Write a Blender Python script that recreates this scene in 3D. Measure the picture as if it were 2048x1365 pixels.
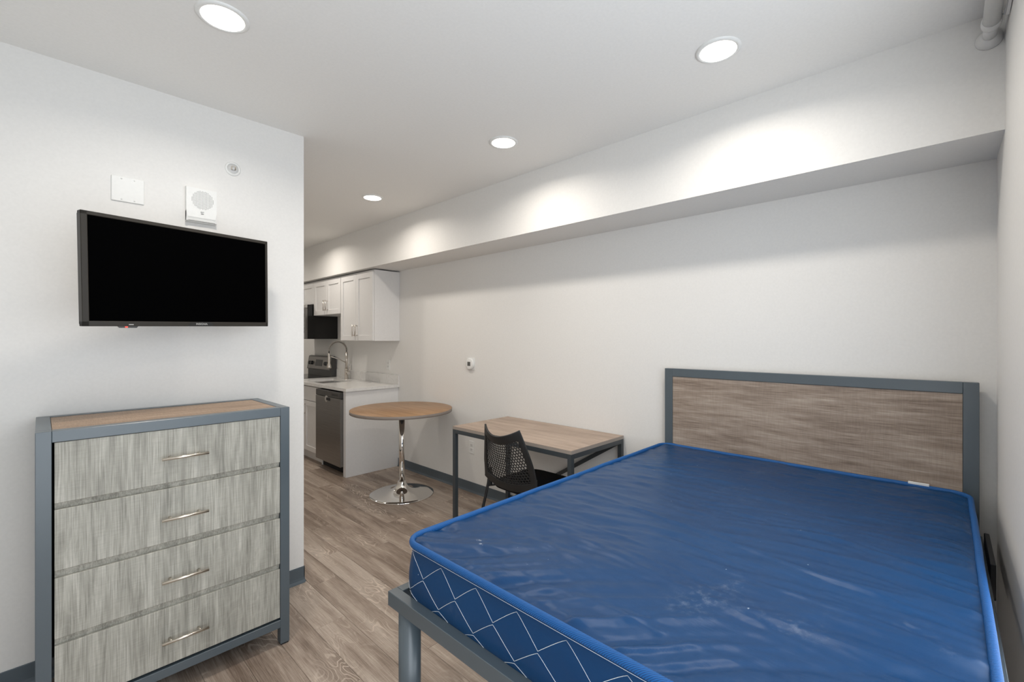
import bpy, bmesh, math, random
import numpy as np
from mathutils import Vector, Matrix
random.seed(7)
for o in list(bpy.data.objects): bpy.data.objects.remove(o)
scene = bpy.context.scene
C = scene.collection
PI = math.pi

# ------------------------------------------------------------------ camera
CAMH = 1.4247; F_PX = 904.98; YAW = 46.155
cam_d = bpy.data.cameras.new('camera'); cam = bpy.data.objects.new('camera', cam_d); C.objects.link(cam)
cam_d.sensor_width = 36.0; cam_d.sensor_fit = 'HORIZONTAL'
cam_d.lens = 36.0 * F_PX / 2048.0
cam_d.shift_y = (678.07 - 682.5) / 2048.0
cam_d.clip_start = 0.02
cam.location = (0, 0, CAMH)
cam.rotation_euler = (PI / 2, 0, math.radians(-YAW))
scene.camera = cam

# ------------------------------------------------------------------ world, exposure
SKY = 3.5
LAMP_W = 6.8      # light of one ceiling lamp
w = bpy.data.worlds.new('sky'); scene.world = w; w.use_nodes = True
bg = w.node_tree.nodes['Background']
bg.inputs[0].default_value = (0.87, 0.935, 1.0, 1); bg.inputs[1].default_value = SKY
vs = scene.view_settings
vs.view_transform = 'Standard'; vs.look = 'None'; vs.gamma = 1.0; vs.exposure = 0.0
vs.use_curve_mapping = False

# room planes
XW = 2.775      # long wall with the bed
XB = 2.405      # face of the beam
ZS = 2.18       # underside of the beam
ZC = 2.61       # ceiling
YT = 2.719      # wall with the television
XC = 1.068      # its free end
YR = -0.152     # window wall
XL = -0.95      # unseen left wall
YE = 7.7        # far end of the kitchen
WIN = (-0.65, 1.78, 0.10, 2.42)   # window opening x0 x1 z0 z1

# portal that only guides the sampling of sky light through the window
pl = bpy.data.lights.new('window_portal', 'AREA'); pl.shape = 'RECTANGLE'
pl.size = WIN[1] - WIN[0]; pl.size_y = WIN[3] - WIN[2]; pl.cycles.is_portal = True
po = bpy.data.objects.new('window_portal', pl); C.objects.link(po)
po.location = ((WIN[0] + WIN[1]) / 2, YR - 0.14, (WIN[2] + WIN[3]) / 2)
po.rotation_euler = (PI / 2, 0, 0)

# ------------------------------------------------------------------ materials
def new_mat(name):
    m = bpy.data.materials.new(name); m.use_nodes = True
    nt = m.node_tree; return m, nt, nt.nodes['Principled BSDF']

def plain(name, col, rough=0.5, metal=0.0, spec=0.5, bump=0.0, bscale=60, coat=0.0):
    m, nt, b = new_mat(name)
    b.inputs['Base Color'].default_value = (*col, 1)
    b.inputs['Roughness'].default_value = rough
    b.inputs['Metallic'].default_value = metal
    b.inputs['Specular IOR Level'].default_value = spec
    b.inputs['Coat Weight'].default_value = coat
    n = nt.nodes.new('ShaderNodeTexNoise'); n.inputs['Scale'].default_value = bscale; n.inputs['Detail'].default_value = 3
    tc = nt.nodes.new('ShaderNodeTexCoord'); nt.links.new(tc.outputs['Object'], n.inputs['Vector'])
    if bump:
        bp = nt.nodes.new('ShaderNodeBump'); bp.inputs['Strength'].default_value = bump; bp.inputs['Distance'].default_value = 0.002
        nt.links.new(n.outputs['Fac'], bp.inputs['Height']); nt.links.new(bp.outputs['Normal'], b.inputs['Normal'])
    mx = nt.nodes.new('ShaderNodeMix'); mx.data_type = 'RGBA'
    mx.inputs[6].default_value = (*[c * 0.96 for c in col], 1); mx.inputs[7].default_value = (*[min(1, c * 1.04) for c in col], 1)
    nt.links.new(n.outputs['Fac'], mx.inputs[0]); nt.links.new(mx.outputs[2], b.inputs['Base Color'])
    return m

def emit(name, col, strength):
    m, nt, b = new_mat(name)
    b.inputs['Base Color'].default_value = (*col, 1)
    b.inputs['Emission Color'].default_value = (*col, 1)
    b.inputs['Emission Strength'].default_value = strength
    return m

def node(nt, kind, **kw):
    n = nt.nodes.new(kind)
    for k, v in kw.items():
        if k.startswith('i_'):
            n.inputs[int(k[2:])].default_value = v
        else: setattr(n, k, v)
    return n

def ramp(nt, stops):
    r = nt.nodes.new('ShaderNodeValToRGB'); e = r.color_ramp.elements
    e[0].position, e[0].color = stops[0][0], (*stops[0][1], 1)
    e[1].position, e[1].color = stops[-1][0], (*stops[-1][1], 1)
    for p, c in stops[1:-1]:
        x = e.new(p); x.color = (*c, 1)
    return r

def wood(name, dark, mid, light, axis='X', rough=0.45, streak=1.0, lines=0.25, linen=0.12, perobj=False, spec=0.4, fine=0.38):
    """streaky timber or timber print; the grain runs along one object axis"""
    m, nt, b = new_mat(name); L = nt.links.new
    tc = node(nt, 'ShaderNodeTexCoord')
    vec = tc.outputs['Object']
    if perobj:
        oi = node(nt, 'ShaderNodeObjectInfo')
        mul = node(nt, 'ShaderNodeMath', operation='MULTIPLY', i_1=37.0); L(oi.outputs['Random'], mul.inputs[0])
        cv = node(nt, 'ShaderNodeCombineXYZ'); L(mul.outputs[0], cv.inputs[0]); L(mul.outputs[0], cv.inputs[1])
        ad = node(nt, 'ShaderNodeVectorMath', operation='ADD'); L(vec, ad.inputs[0]); L(cv.outputs[0], ad.inputs[1]); vec = ad.outputs[0]
    def scaled(along, across):
        mp = node(nt, 'ShaderNodeMapping'); s = [across] * 3; s['XYZ'.index(axis)] = along
        mp.inputs['Scale'].default_value = s; L(vec, mp.inputs['Vector']); return mp.outputs[0]
    n1 = node(nt, 'ShaderNodeTexNoise'); n1.inputs['Scale'].default_value = 1; n1.inputs['Detail'].default_value = 6; n1.inputs['Distortion'].default_value = 0.6
    L(scaled(1.3 * streak, 14 * streak), n1.inputs['Vector'])
    n2 = node(nt, 'ShaderNodeTexNoise'); n2.inputs['Scale'].default_value = 1; n2.inputs['Detail'].default_value = 4
    L(scaled(9, 260), n2.inputs['Vector'])
    n3 = node(nt, 'ShaderNodeTexNoise'); n3.inputs['Scale'].default_value = 1; n3.inputs['Detail'].default_value = 2; n3.inputs['Distortion'].default_value = 0.35
    L(scaled(2.6, 7.5), n3.inputs['Vector'])
    # contour lines of the broad noise: cathedral grain
    ml = node(nt, 'ShaderNodeMath', operation='MULTIPLY', i_1=30.0); L(n3.outputs['Fac'], ml.inputs[0])
    sn = node(nt, 'ShaderNodeMath', operation='SINE'); ml2 = node(nt, 'ShaderNodeMath', operation='MULTIPLY', i_1=PI); L(ml.outputs[0], ml2.inputs[0]); L(ml2.outputs[0], sn.inputs[0])
    gt = node(nt, 'ShaderNodeMapRange'); gt.inputs[1].default_value = 0.55; gt.inputs[2].default_value = 1.0; L(sn.outputs[0], gt.inputs[0])
    n4 = node(nt, 'ShaderNodeTexNoise'); n4.inputs['Scale'].default_value = 1; L(scaled(1.6, 5), n4.inputs['Vector'])
    mk = node(nt, 'ShaderNodeMapRange'); mk.inputs[1].default_value = 0.5; mk.inputs[2].default_value = 0.68; L(n4.outputs['Fac'], mk.inputs[0])
    lm = node(nt, 'ShaderNodeMath', operation='MULTIPLY'); L(gt.outputs[0], lm.inputs[0]); L(mk.outputs[0], lm.inputs[1])
    lm2 = node(nt, 'ShaderNodeMath', operation='MULTIPLY', i_1=lines); L(lm.outputs[0], lm2.inputs[0])
    # sum
    a = node(nt, 'ShaderNodeMath', operation='MULTIPLY_ADD', i_1=1 - fine, i_2=0.0); L(n1.outputs['Fac'], a.inputs[0])
    bb = node(nt, 'ShaderNodeMath', operation='MULTIPLY_ADD', i_1=fine); L(n2.outputs['Fac'], bb.inputs[0]); L(a.outputs[0], bb.inputs[2])
    r = ramp(nt, [(0.33, dark), (0.5, mid), (0.66, light)])
    fac = bb.outputs[0]
    if perobj:
        of = node(nt, 'ShaderNodeMapRange'); of.inputs[3].default_value = -0.075; of.inputs[4].default_value = 0.075
        L(oi.outputs['Random'], of.inputs[0]); s2 = node(nt, 'ShaderNodeMath', operation='ADD'); L(fac, s2.inputs[0]); L(of.outputs[0], s2.inputs[1]); fac = s2.outputs[0]
    L(fac, r.inputs[0])
    mx = node(nt, 'ShaderNodeMix', data_type='RGBA'); mx.inputs[7].default_value = (*[min(1, c * 1.55) for c in light], 1)
    L(lm2.outputs[0], mx.inputs[0]); L(r.outputs[0], mx.inputs[6])
    col = mx.outputs[2]
    if linen:
        # fine cross hatching of the laminate
        n5 = node(nt, 'ShaderNodeTexNoise'); n5.inputs['Scale'].default_value = 1; n5.inputs['Detail'].default_value = 1
        L(scaled(330, 18), n5.inputs['Vector'])
        mr = node(nt, 'ShaderNodeMapRange'); mr.inputs[1].default_value = 0.35; mr.inputs[2].default_value = 0.65; mr.inputs[3].default_value = 1 - linen; mr.inputs[4].default_value = 1 + linen
        L(n5.outputs['Fac'], mr.inputs[0])
        mm = node(nt, 'ShaderNodeVectorMath', operation='SCALE'); L(col, mm.inputs[0]); L(mr.outputs[0], mm.inputs['Scale']); col = mm.outputs[0]
    L(col, b.inputs['Base Color'])
    b.inputs['Roughness'].default_value = rough; b.inputs['Specular IOR Level'].default_value = spec
    bp = node(nt, 'ShaderNodeBump'); bp.inputs['Strength'].default_value = 0.12; bp.inputs['Distance'].default_value = 0.001
    L(n2.outputs['Fac'], bp.inputs['Height']); L(bp.outputs['Normal'], b.inputs['Normal'])
    return m

def vinyl_mat():
    """navy mattress ticking with chalky scuffs and specks of dust"""
    m, nt, b = new_mat('mattress_vinyl'); L = nt.links.new
    tc = node(nt, 'ShaderNodeTexCoord')
    def noise(scale, detail=2, rough=0.5, vec=None):
        n = node(nt, 'ShaderNodeTexNoise'); n.inputs['Scale'].default_value = scale; n.inputs['Detail'].default_value = detail; n.inputs['Roughness'].default_value = rough
        L(vec or tc.outputs['Object'], n.inputs['Vector']); return n
    n1 = noise(2.2, 3)
    base = ramp(nt, [(0.3, (0.003, 0.038, 0.118)), (0.7, (0.004, 0.050, 0.148))]); L(n1.outputs['Fac'], base.inputs[0])
    # chalky smears
    n2 = noise(3.1, 2); n3 = noise(46, 6, 0.7)
    r2 = node(nt, 'ShaderNodeMapRange'); r2.inputs[1].default_value = 0.62; r2.inputs[2].default_value = 0.78; L(n2.outputs['Fac'], r2.inputs[0])
    r3 = node(nt, 'ShaderNodeMapRange'); r3.inputs[1].default_value = 0.5; r3.inputs[2].default_value = 0.8; L(n3.outputs['Fac'], r3.inputs[0])
    sm = node(nt, 'ShaderNodeMath', operation='MULTIPLY'); L(r2.outputs[0], sm.inputs[0]); L(r3.outputs[0], sm.inputs[1])
    smm = node(nt, 'ShaderNodeMath', operation='MULTIPLY', i_1=0.35); L(sm.outputs[0], smm.inputs[0])
    # the larger smears on the foot end, each a spot in object space
    def blob(x, y, z, rx, ry, thr):
        mp = node(nt, 'ShaderNodeVectorMath', operation='SUBTRACT'); L(tc.outputs['Object'], mp.inputs[0]); mp.inputs[1].default_value = (x, y, z)
        sc = node(nt, 'ShaderNodeVectorMath', operation='MULTIPLY'); L(mp.outputs[0], sc.inputs[0]); sc.inputs[1].default_value = (1 / rx, 1 / ry, 1)
        ln = node(nt, 'ShaderNodeVectorMath', operation='LENGTH'); L(sc.outputs[0], ln.inputs[0])
        mr = node(nt, 'ShaderNodeMapRange'); mr.inputs[1].default_value = 0; mr.inputs[2].default_value = 1; mr.inputs[3].default_value = 0.42; mr.inputs[4].default_value = -0.1; L(ln.outputs['Value'], mr.inputs[0])
        ns = noise(75, 5, 0.75); ad = node(nt, 'ShaderNodeMath', operation='ADD'); L(mr.outputs[0], ad.inputs[0]); L(ns.outputs['Fac'], ad.inputs[1])
        th = node(nt, 'ShaderNodeMapRange'); th.inputs[1].default_value = thr; th.inputs[2].default_value = thr + 0.12; L(ad.outputs[0], th.inputs[0])
        return th.outputs[0]
    BX, BY, BZ = 1.75, 0.6, 0.0
    acc = smm.outputs[0]
    for (x, y, rx, ry, t) in [(0.975, 1.085, .03, .045, .80), (0.955, 1.05, .015, .03, .78), (0.925, 1.164, .014, .012, .76),
                              (0.955, 0.86, .035, .05, .90), (1.16, 0.338, .02, .03, .86), (1.30, 0.62, .03, .05, .93), (2.1, .62, .05, .08, .93), (1.75, .35, .05, .06, .92)]:
        bl = blob(x - BX, y - BY, 0.772 - BZ, rx, ry, t)
        s = node(nt, 'ShaderNodeMath', operation='MULTIPLY', i_1=0.6); L(bl, s.inputs[0])
        mxm = node(nt, 'ShaderNodeMath', operation='MAXIMUM'); L(acc, mxm.inputs[0]); L(s.outputs[0], mxm.inputs[1]); acc = mxm.outputs[0]
    # dust specks
    vo = node(nt, 'ShaderNodeTexVoronoi'); vo.inputs['Scale'].default_value = 30; L(tc.outputs['Object'], vo.inputs['Vector'])
    lt = node(nt, 'ShaderNodeMath', operation='LESS_THAN', i_1=0.055); L(vo.outputs['Distance'], lt.inputs[0])
    sep = node(nt, 'ShaderNodeSeparateColor'); L(vo.outputs['Color'], sep.inputs[0])
    g = node(nt, 'ShaderNodeMath', operation='GREATER_THAN', i_1=0.93); L(sep.outputs[0], g.inputs[0])
    sp = node(nt, 'ShaderNodeMath', operation='MULTIPLY'); L(lt.outputs[0], sp.inputs[0]); L(g.outputs[0], sp.inputs[1])
    sp2 = node(nt, 'ShaderNodeMath', operation='MULTIPLY', i_1=0.8); L(sp.outputs[0], sp2.inputs[0])
    mxm = node(nt, 'ShaderNodeMath', operation='MAXIMUM'); L(acc, mxm.inputs[0]); L(sp2.outputs[0], mxm.inputs[1]); acc = mxm.outputs[0]
    mx = node(nt, 'ShaderNodeMix', data_type='RGBA'); mx.inputs[7].default_value = (0.62, 0.68, 0.76, 1)
    L(acc, mx.inputs[0]); L(base.outputs[0], mx.inputs[6]); L(mx.outputs[2], b.inputs['Base Color'])
    b.inputs['Roughness'].default_value = 0.39; b.inputs['Specular IOR Level'].default_value = 0.30
    b.inputs['Sheen Weight'].default_value = 0.0
    mpw = node(nt, 'ShaderNodeMapping'); mpw.inputs['Scale'].default_value = (1.0, 0.28, 0.6); mpw.inputs['Rotation'].default_value = (0, 0, 0.12); L(tc.outputs['Object'], mpw.inputs[0])
    n6 = noise(46, 5, 0.6, mpw.outputs[0]); n7 = noise(9, 3, 0.5)
    sm2 = node(nt, 'ShaderNodeMath', operation='MULTIPLY_ADD', i_1=0.35); L(n6.outputs['Fac'], sm2.inputs[0]); L(n7.outputs['Fac'], sm2.inputs[2])
    bp = node(nt, 'ShaderNodeBump'); bp.inputs['Strength'].default_value = 0.5; bp.inputs['Distance'].default_value = 0.006
    L(sm2.outputs[0], bp.inputs['Height']); L(bp.outputs['Normal'], b.inputs['Normal'])
    return m

def weave_mat():
    m, nt, b = new_mat('blue_edge_tape'); L = nt.links.new
    tc = node(nt, 'ShaderNodeTexCoord')
    wv = node(nt, 'ShaderNodeTexWave'); wv.bands_direction = 'DIAGONAL'; wv.inputs['Scale'].default_value = 110; wv.inputs['Distortion'].default_value = 1.0
    L(tc.outputs['Object'], wv.inputs['Vector'])
    r = ramp(nt, [(0.2, (0.002, 0.058, 0.205)), (0.8, (0.004, 0.122, 0.400))]); L(wv.outputs['Fac'], r.inputs[0])
    L(r.outputs[0], b.inputs['Base Color']); b.inputs['Roughness'].default_value = 0.6
    bp = node(nt, 'ShaderNodeBump'); bp.inputs['Strength'].default_value = 0.4; bp.inputs['Distance'].default_value = 0.002
    L(wv.outputs['Fac'], bp.inputs['Height']); L(bp.outputs['Normal'], b.inputs['Normal'])
    return m

def glass_mat():
    m = bpy.data.materials.new('window_glass'); m.use_nodes = True; nt = m.node_tree
    for n in list(nt.nodes): nt.nodes.remove(n)
    o = nt.nodes.new('ShaderNodeOutputMaterial'); t = nt.nodes.new('ShaderNodeBsdfTransparent'); g = nt.nodes.new('ShaderNodeBsdfGlossy')
    g.inputs['Roughness'].default_value = 0.02; mx = nt.nodes.new('ShaderNodeMixShader'); mx.inputs[0].default_value = 0.05
    nt.links.new(t.outputs[0], mx.inputs[1]); nt.links.new(g.outputs[0], mx.inputs[2]); nt.links.new(mx.outputs[0], o.inputs[0])
    return m

def brushed(name, col, rough, axis='Z'):
    m, nt, b = new_mat(name); L = nt.links.new
    tc = node(nt, 'ShaderNodeTexCoord'); mp = node(nt, 'ShaderNodeMapping'); s = [300] * 3; s['XYZ'.index(axis)] = 4
    mp.inputs['Scale'].default_value = s; L(tc.outputs['Object'], mp.inputs[0])
    n = node(nt, 'ShaderNodeTexNoise'); n.inputs['Scale'].default_value = 1; L(mp.outputs[0], n.inputs[0])
    r = ramp(nt, [(0.3, [c * .9 for c in col]), (0.7, [min(1, c * 1.1) for c in col])]); L(n.outputs['Fac'], r.inputs[0]); L(r.outputs[0], b.inputs['Base Color'])
    b.inputs['Metallic'].default_value = 1; b.inputs['Roughness'].default_value = rough
    return m

def quartz_mat():
    m, nt, b = new_mat('white_quartz'); L = nt.links.new
    tc = node(nt, 'ShaderNodeTexCoord'); n = node(nt, 'ShaderNodeTexNoise'); n.inputs['Scale'].default_value = 5; n.inputs['Detail'].default_value = 8; n.inputs['Distortion'].default_value = 1.5
    L(tc.outputs['Object'], n.inputs[0]); r = ramp(nt, [(0.46, (0.78, 0.76, 0.74)), (0.5, (0.62, 0.60, 0.58)), (0.54, (0.80, 0.79, 0.77))]); L(n.outputs['Fac'], r.inputs[0])
    mx = node(nt, 'ShaderNodeMix', data_type='RGBA'); mx.inputs[0].default_value = 0.35; mx.inputs[6].default_value = (.80, .79, .77, 1); L(r.outputs[0], mx.inputs[7]); L(mx.outputs[2], b.inputs['Base Color'])
    b.inputs['Roughness'].default_value = 0.18
    return m

MT = {}
MT['wall'] = plain('wall_paint', (0.815, 0.802, 0.778), 0.65, bump=0.05, bscale=90, spec=0.25)
MT['ceiling'] = plain('ceiling_paint', (0.90, 0.89, 0.865), 0.75, bump=0.05, bscale=90, spec=0.2)
MT['base'] = plain('vinyl_baseboard', (0.095, 0.120, 0.140), 0.42)
MT['subfloor'] = plain('subfloor', (0.10, 0.085, 0.07), 0.8)
MT['floor'] = wood('floor_planks', (0.170, 0.122, 0.092), (0.350, 0.276, 0.222), (0.520, 0.438, 0.370), 'Y', 0.40, lines=0.6, linen=0.05, perobj=True)
MT['slate'] = plain('slate_powder_coat', (0.078, 0.101, 0.117), 0.33, spec=0.85, bump=0.03, bscale=600)
MT['slate_dark'] = plain('dark_slate_powder_coat', (0.045, 0.055, 0.063), 0.36, spec=0.6)
MT['drawer'] = wood('cool_lit_laminate_upright', (0.220, 0.212, 0.182), (0.375, 0.362, 0.315), (0.535, 0.518, 0.460), 'Z', 0.5, streak=2.3, lines=0.08, linen=0.045, fine=0.5)  # cool window light is put into the grey of this laminate
MT['laminate_y'] = wood('brown_laminate_lengthwise', (0.175, 0.126, 0.094), (0.330, 0.258, 0.204), (0.470, 0.388, 0.318), 'Y', 0.5, streak=1.9, lines=0.06, linen=0.06, fine=0.45)
MT['laminate_x'] = wood('warm_lit_laminate_crosswise', (0.200, 0.128, 0.080), (0.330, 0.222, 0.145), (0.440, 0.315, 0.220), 'X', 0.5, streak=1.4, lines=0.06, linen=0.10)  # same laminate as the drawers, with warm lamp light put into its colour
MT['desk'] = wood('pale_brown_laminate', (0.270, 0.195, 0.148), (0.385, 0.290, 0.225), (0.480, 0.375, 0.300), 'Y', 0.42, streak=1.4, lines=0.04, linen=0.06)
MT['tabletop'] = wood('warm_brown_laminate', (0.225, 0.120, 0.055), (0.330, 0.190, 0.095), (0.420, 0.255, 0.140), 'Y', 0.38, streak=1.5, lines=0.04, linen=0.04)
MT['edge'] = plain('grey_brown_edge_band', (0.23, 0.195, 0.17), 0.5)
MT['deskedge'] = plain('desk_edge_band', (0.36, 0.31, 0.27), 0.5)
MT['vinyl'] = vinyl_mat(); MT['tape'] = weave_mat()
MT['thread'] = plain('white_thread', (0.72, 0.76, 0.80), 0.8)
MT['black'] = plain('black_plastic', (0.012, 0.013, 0.014), 0.42)
MT['blackframe'] = plain('black_metal', (0.010, 0.010, 0.011), 0.4)
MT['seatfabric'] = plain('black_seat_cloth', (0.008, 0.009, 0.011), 0.85, bump=0.2, bscale=900, spec=0.2)
MT['void'] = plain('dark_cavity', (0.012, 0.012, 0.013), 0.8)  # near-black that stands in for shade in gaps and hollows
MT['chrome'] = plain('chrome', (0.82, 0.80, 0.77), 0.06, metal=1)
MT['nickel'] = brushed('brushed_nickel', (0.72, 0.66, 0.58), 0.28, 'X')
MT['nickel_z'] = brushed('brushed_nickel_upright', (0.62, 0.58, 0.53), 0.3, 'Z')
MT['steel'] = brushed('brushed_steel', (0.27, 0.26, 0.25), 0.34, 'Y')
MT['steel_light'] = brushed('light_steel', (0.62, 0.60, 0.58), 0.3, 'Y')
MT['cabinet'] = plain('white_cabinet_paint', (0.80, 0.79, 0.78), 0.38, spec=0.4)
MT['quartz'] = quartz_mat()
MT['white'] = plain('white_plastic', (0.84, 0.84, 0.82), 0.4)
MT['whitemetal'] = plain('white_enamel', (0.74, 0.735, 0.72), 0.3)
MT['greyhole'] = plain('grille_hole', (0.10, 0.10, 0.10), 0.8)
MT['bezel'] = plain('tv_bezel', (0.030, 0.026, 0.021), 0.4, spec=0.3)
MT['screen'] = plain('tv_screen', (0.0012, 0.0012, 0.0013), 0.6, spec=0.0)
MT['badge'] = plain('tv_badge', (0.02, 0.019, 0.018), 0.3)
MT['logo'] = plain('silver_print', (0.55, 0.54, 0.52), 0.4)
MT['ink'] = plain('dark_print', (0.06, 0.06, 0.06), 0.6)
MT['lcd'] = plain('grey_display', (0.10, 0.10, 0.095), 0.25)
MT['gloss'] = plain('black_glass', (0.010, 0.010, 0.010), 0.08)
MT['darkplastic'] = plain('dark_grey_plastic', (0.05, 0.048, 0.046), 0.35)
MT['led'] = emit('red_standby_led', (1.0, 0.03, 0.02), 6.0)
MT['lamp'] = emit('lamp_diffuser', (1.0, 0.95, 0.88), 8.0)
MT['glass'] = glass_mat()
MT['pvc'] = plain('white_window_frame', (0.78, 0.78, 0.77), 0.35)

# ------------------------------------------------------------------ mesh building
class MB:
    def __init__(s): s.bm = bmesh.new()
    def _merge(s, b):
        me = bpy.data.meshes.new('tmp'); b.to_mesh(me); b.free(); s.bm.from_mesh(me); bpy.data.meshes.remove(me)
    def box(s, x0, x1, y0, y1, z0, z1, bev=0.0, seg=1):
        b = bmesh.new()
        bmesh.ops.create_cube(b, size=1, matrix=Matrix.Translation(((x0 + x1) / 2, (y0 + y1) / 2, (z0 + z1) / 2)) @ Matrix.Diagonal((abs(x1 - x0), abs(y1 - y0), abs(z1 - z0), 1)))
        if bev: bmesh.ops.bevel(b, geom=list(b.edges), offset=bev, segments=seg, affect='EDGES', profile=0.5)
        s._merge(b); return s
    def obox(s, c, ax, ay, az, hx, hy, hz, bev=0.0):
        """oriented box: centre, three axes, half sizes"""
        b = bmesh.new(); ax, ay, az = [Vector(v).normalized() for v in (ax, ay, az)]
        m = Matrix((( ax.x * 2 * hx, ay.x * 2 * hy, az.x * 2 * hz, c[0]), (ax.y * 2 * hx, ay.y * 2 * hy, az.y * 2 * hz, c[1]), (ax.z * 2 * hx, ay.z * 2 * hy, az.z * 2 * hz, c[2]), (0, 0, 0, 1)))
        bmesh.ops.create_cube(b, size=1, matrix=m)
        if bev: bmesh.ops.bevel(b, geom=list(b.edges), offset=bev, segments=1, affect='EDGES')
        bmesh.ops.recalc_face_normals(b, faces=b.faces); s._merge(b); return s
    def bar(s, p0, p1, wx, wz, bev=0.0):
        p0, p1 = Vector(p0), Vector(p1); d = (p1 - p0)
        up = Vector((0, 0, 1)) if abs(d.normalized().z) < 0.95 else Vector((1, 0, 0))
        side = d.cross(up).normalized(); u2 = side.cross(d).normalized()
        return s.obox((p0 + p1) / 2, d, side, u2, d.length / 2, wx / 2, wz / 2, bev)
    def tube(s, pts, r, n=12, closed=False, caps=True):
        pts = [Vector(p) for p in pts]; N = len(pts); rings = []
        rs = r if isinstance(r, (list, tuple)) else [r] * N
        prev = None
        for i, p in enumerate(pts):
            a = pts[(i - 1) % N] if (closed or i > 0) else p
            c = pts[(i + 1) % N] if (closed or i < N - 1) else p
            t = (c - a).normalized()
            if prev is None:
                ref = Vector((0, 0, 1)) if abs(t.z) < 0.9 else Vector((1, 0, 0)); nx = t.cross(ref).normalized()
            else:
                nx = (prev - t * prev.dot(t)).normalized()
            prev = nx; ny = t.cross(nx)
            rings.append([s.bm.verts.new(p + (nx * math.cos(2 * PI * k / n) + ny * math.sin(2 * PI * k / n)) * rs[i]) for k in range(n)])
        for i in range(N if closed else N - 1):
            A, B = rings[i], rings[(i + 1) % N]
            for k in range(n):
                f = s.bm.faces.new((A[k], A[(k + 1) % n], B[(k + 1) % n], B[k])); f.smooth = True
        if caps and not closed:
            s.bm.faces.new(list(reversed(rings[0]))); s.bm.faces.new(rings[-1])
        return s
    def cyl(s, p0, p1, r, n=24): return s.tube([p0, p1], r, n)
    def lathe(s, prof, c, axis='Z', n=48, caps=True):
        """prof: (radius, height) pairs"""
        rings = []
        for (r, h) in prof:
            ring = []
            for k in range(n):
                a = 2 * PI * k / n; x, y = r * math.cos(a), r * math.sin(a)
                v = {'Z': (x, y, h), 'Y': (x, h, y), 'X': (h, x, y)}[axis]
                ring.append(s.bm.verts.new((c[0] + v[0], c[1] + v[1], c[2] + v[2])))
            rings.append(ring)
        for A, B in zip(rings, rings[1:]):
            for k in range(n):
                f = s.bm.faces.new((A[k], A[(k + 1) % n], B[(k + 1) % n], B[k])); f.smooth = True
        for R, pr in ((rings[0], prof[0]), (rings[-1], prof[-1])):
            if caps and pr[0] > 1e-4: s.bm.faces.new(R)
        return s
    def prism(s, outline, axis, a0, a1):
        """2D outline extruded along an axis; outline coords are the two remaining axes in order"""
        def P(u, v, a): return {'X': (a, u, v), 'Y': (u, a, v), 'Z': (u, v, a)}[axis]
        A = [s.bm.verts.new(P(u, v, a0)) for u, v in outline]; B = [s.bm.verts.new(P(u, v, a1)) for u, v in outline]; n = len(outline)
        s.bm.faces.new(A); s.bm.faces.new(B)
        for k in range(n): s.bm.faces.new((A[k], A[(k + 1) % n], B[(k + 1) % n], B[k]))
        return s
    def build(s, name, mat, parent=None, local=False, recalc=True):
        if recalc: bmesh.ops.recalc_face_normals(s.bm, faces=s.bm.faces)
        org = ORG.get(parent.name, Vector((0, 0, 0))) if parent else Vector((0, 0, 0))
        if not local and parent: bmesh.ops.translate(s.bm, verts=s.bm.verts, vec=-org)
        me = bpy.data.meshes.new(name); s.bm.to_mesh(me); s.bm.free()
        me.materials.append(MT[mat] if isinstance(mat, str) else mat)
        o = bpy.data.objects.new(name, me); C.objects.link(o)
        if parent: o.parent = parent
        ORG[o.name] = org
        return o
ORG = {}
def thing(name, label, cat, loc, group=None, rot=None, kind=None):
    o = bpy.data.objects.new(name, None); C.objects.link(o); o.location = loc; o.empty_display_size = 0.1
    if rot: o.rotation_euler = rot
    ORG[o.name] = Vector(loc); return tag(o, label, cat, group, kind)
def tag(o, label=None, cat=None, group=None, kind=None):
    if label: o['label'] = label
    if cat: o['category'] = cat
    if group: o['group'] = group
    if kind: o['kind'] = kind
    return o
def struct(mb, name, mat, label, cat):
    o = mb.build(name, mat); return tag(o, label, cat, None, 'structure')
def rebase(o):
    """move a single-mesh thing's origin to the bottom centre of its mesh"""
    me = o.data; cs = np.array([v.co for v in me.vertices]); c = Vector((*((cs.min(0) + cs.max(0)) / 2)[:2], cs[:, 2].min()))
    me.transform(Matrix.Translation(-c)); o.location = c; ORG[o.name] = c; return o
def text_mesh(txt, size, name, mat, parent, origin, xdir, zdir, extrude=0.0004):
    """flat lettering: origin is the text centre, xdir reading direction, zdir up"""
    cu = bpy.data.curves.new('t', 'FONT'); cu.body = txt; cu.size = size; cu.align_x = 'CENTER'; cu.align_y = 'CENTER'; cu.extrude = extrude
    t = bpy.data.objects.new('t', cu); C.objects.link(t); bpy.context.view_layer.update()
    dg = bpy.context.evaluated_depsgraph_get(); me = bpy.data.meshes.new_from_object(t.evaluated_get(dg))
    bpy.data.objects.remove(t)
    x, z = Vector(xdir).normalized(), Vector(zdir).normalized(); nrm = x.cross(z)
    M = Matrix(((x.x, z.x, nrm.x, origin[0]), (x.y, z.y, nrm.y, origin[1]), (x.z, z.z, nrm.z, origin[2]), (0, 0, 0, 1)))
    me.transform(M); me.materials.clear(); me.materials.append(MT[mat])
    o = bpy.data.objects.new(name, me); C.objects.link(o); o.parent = parent; ORG[o.name] = ORG[parent.name]; return o

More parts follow.
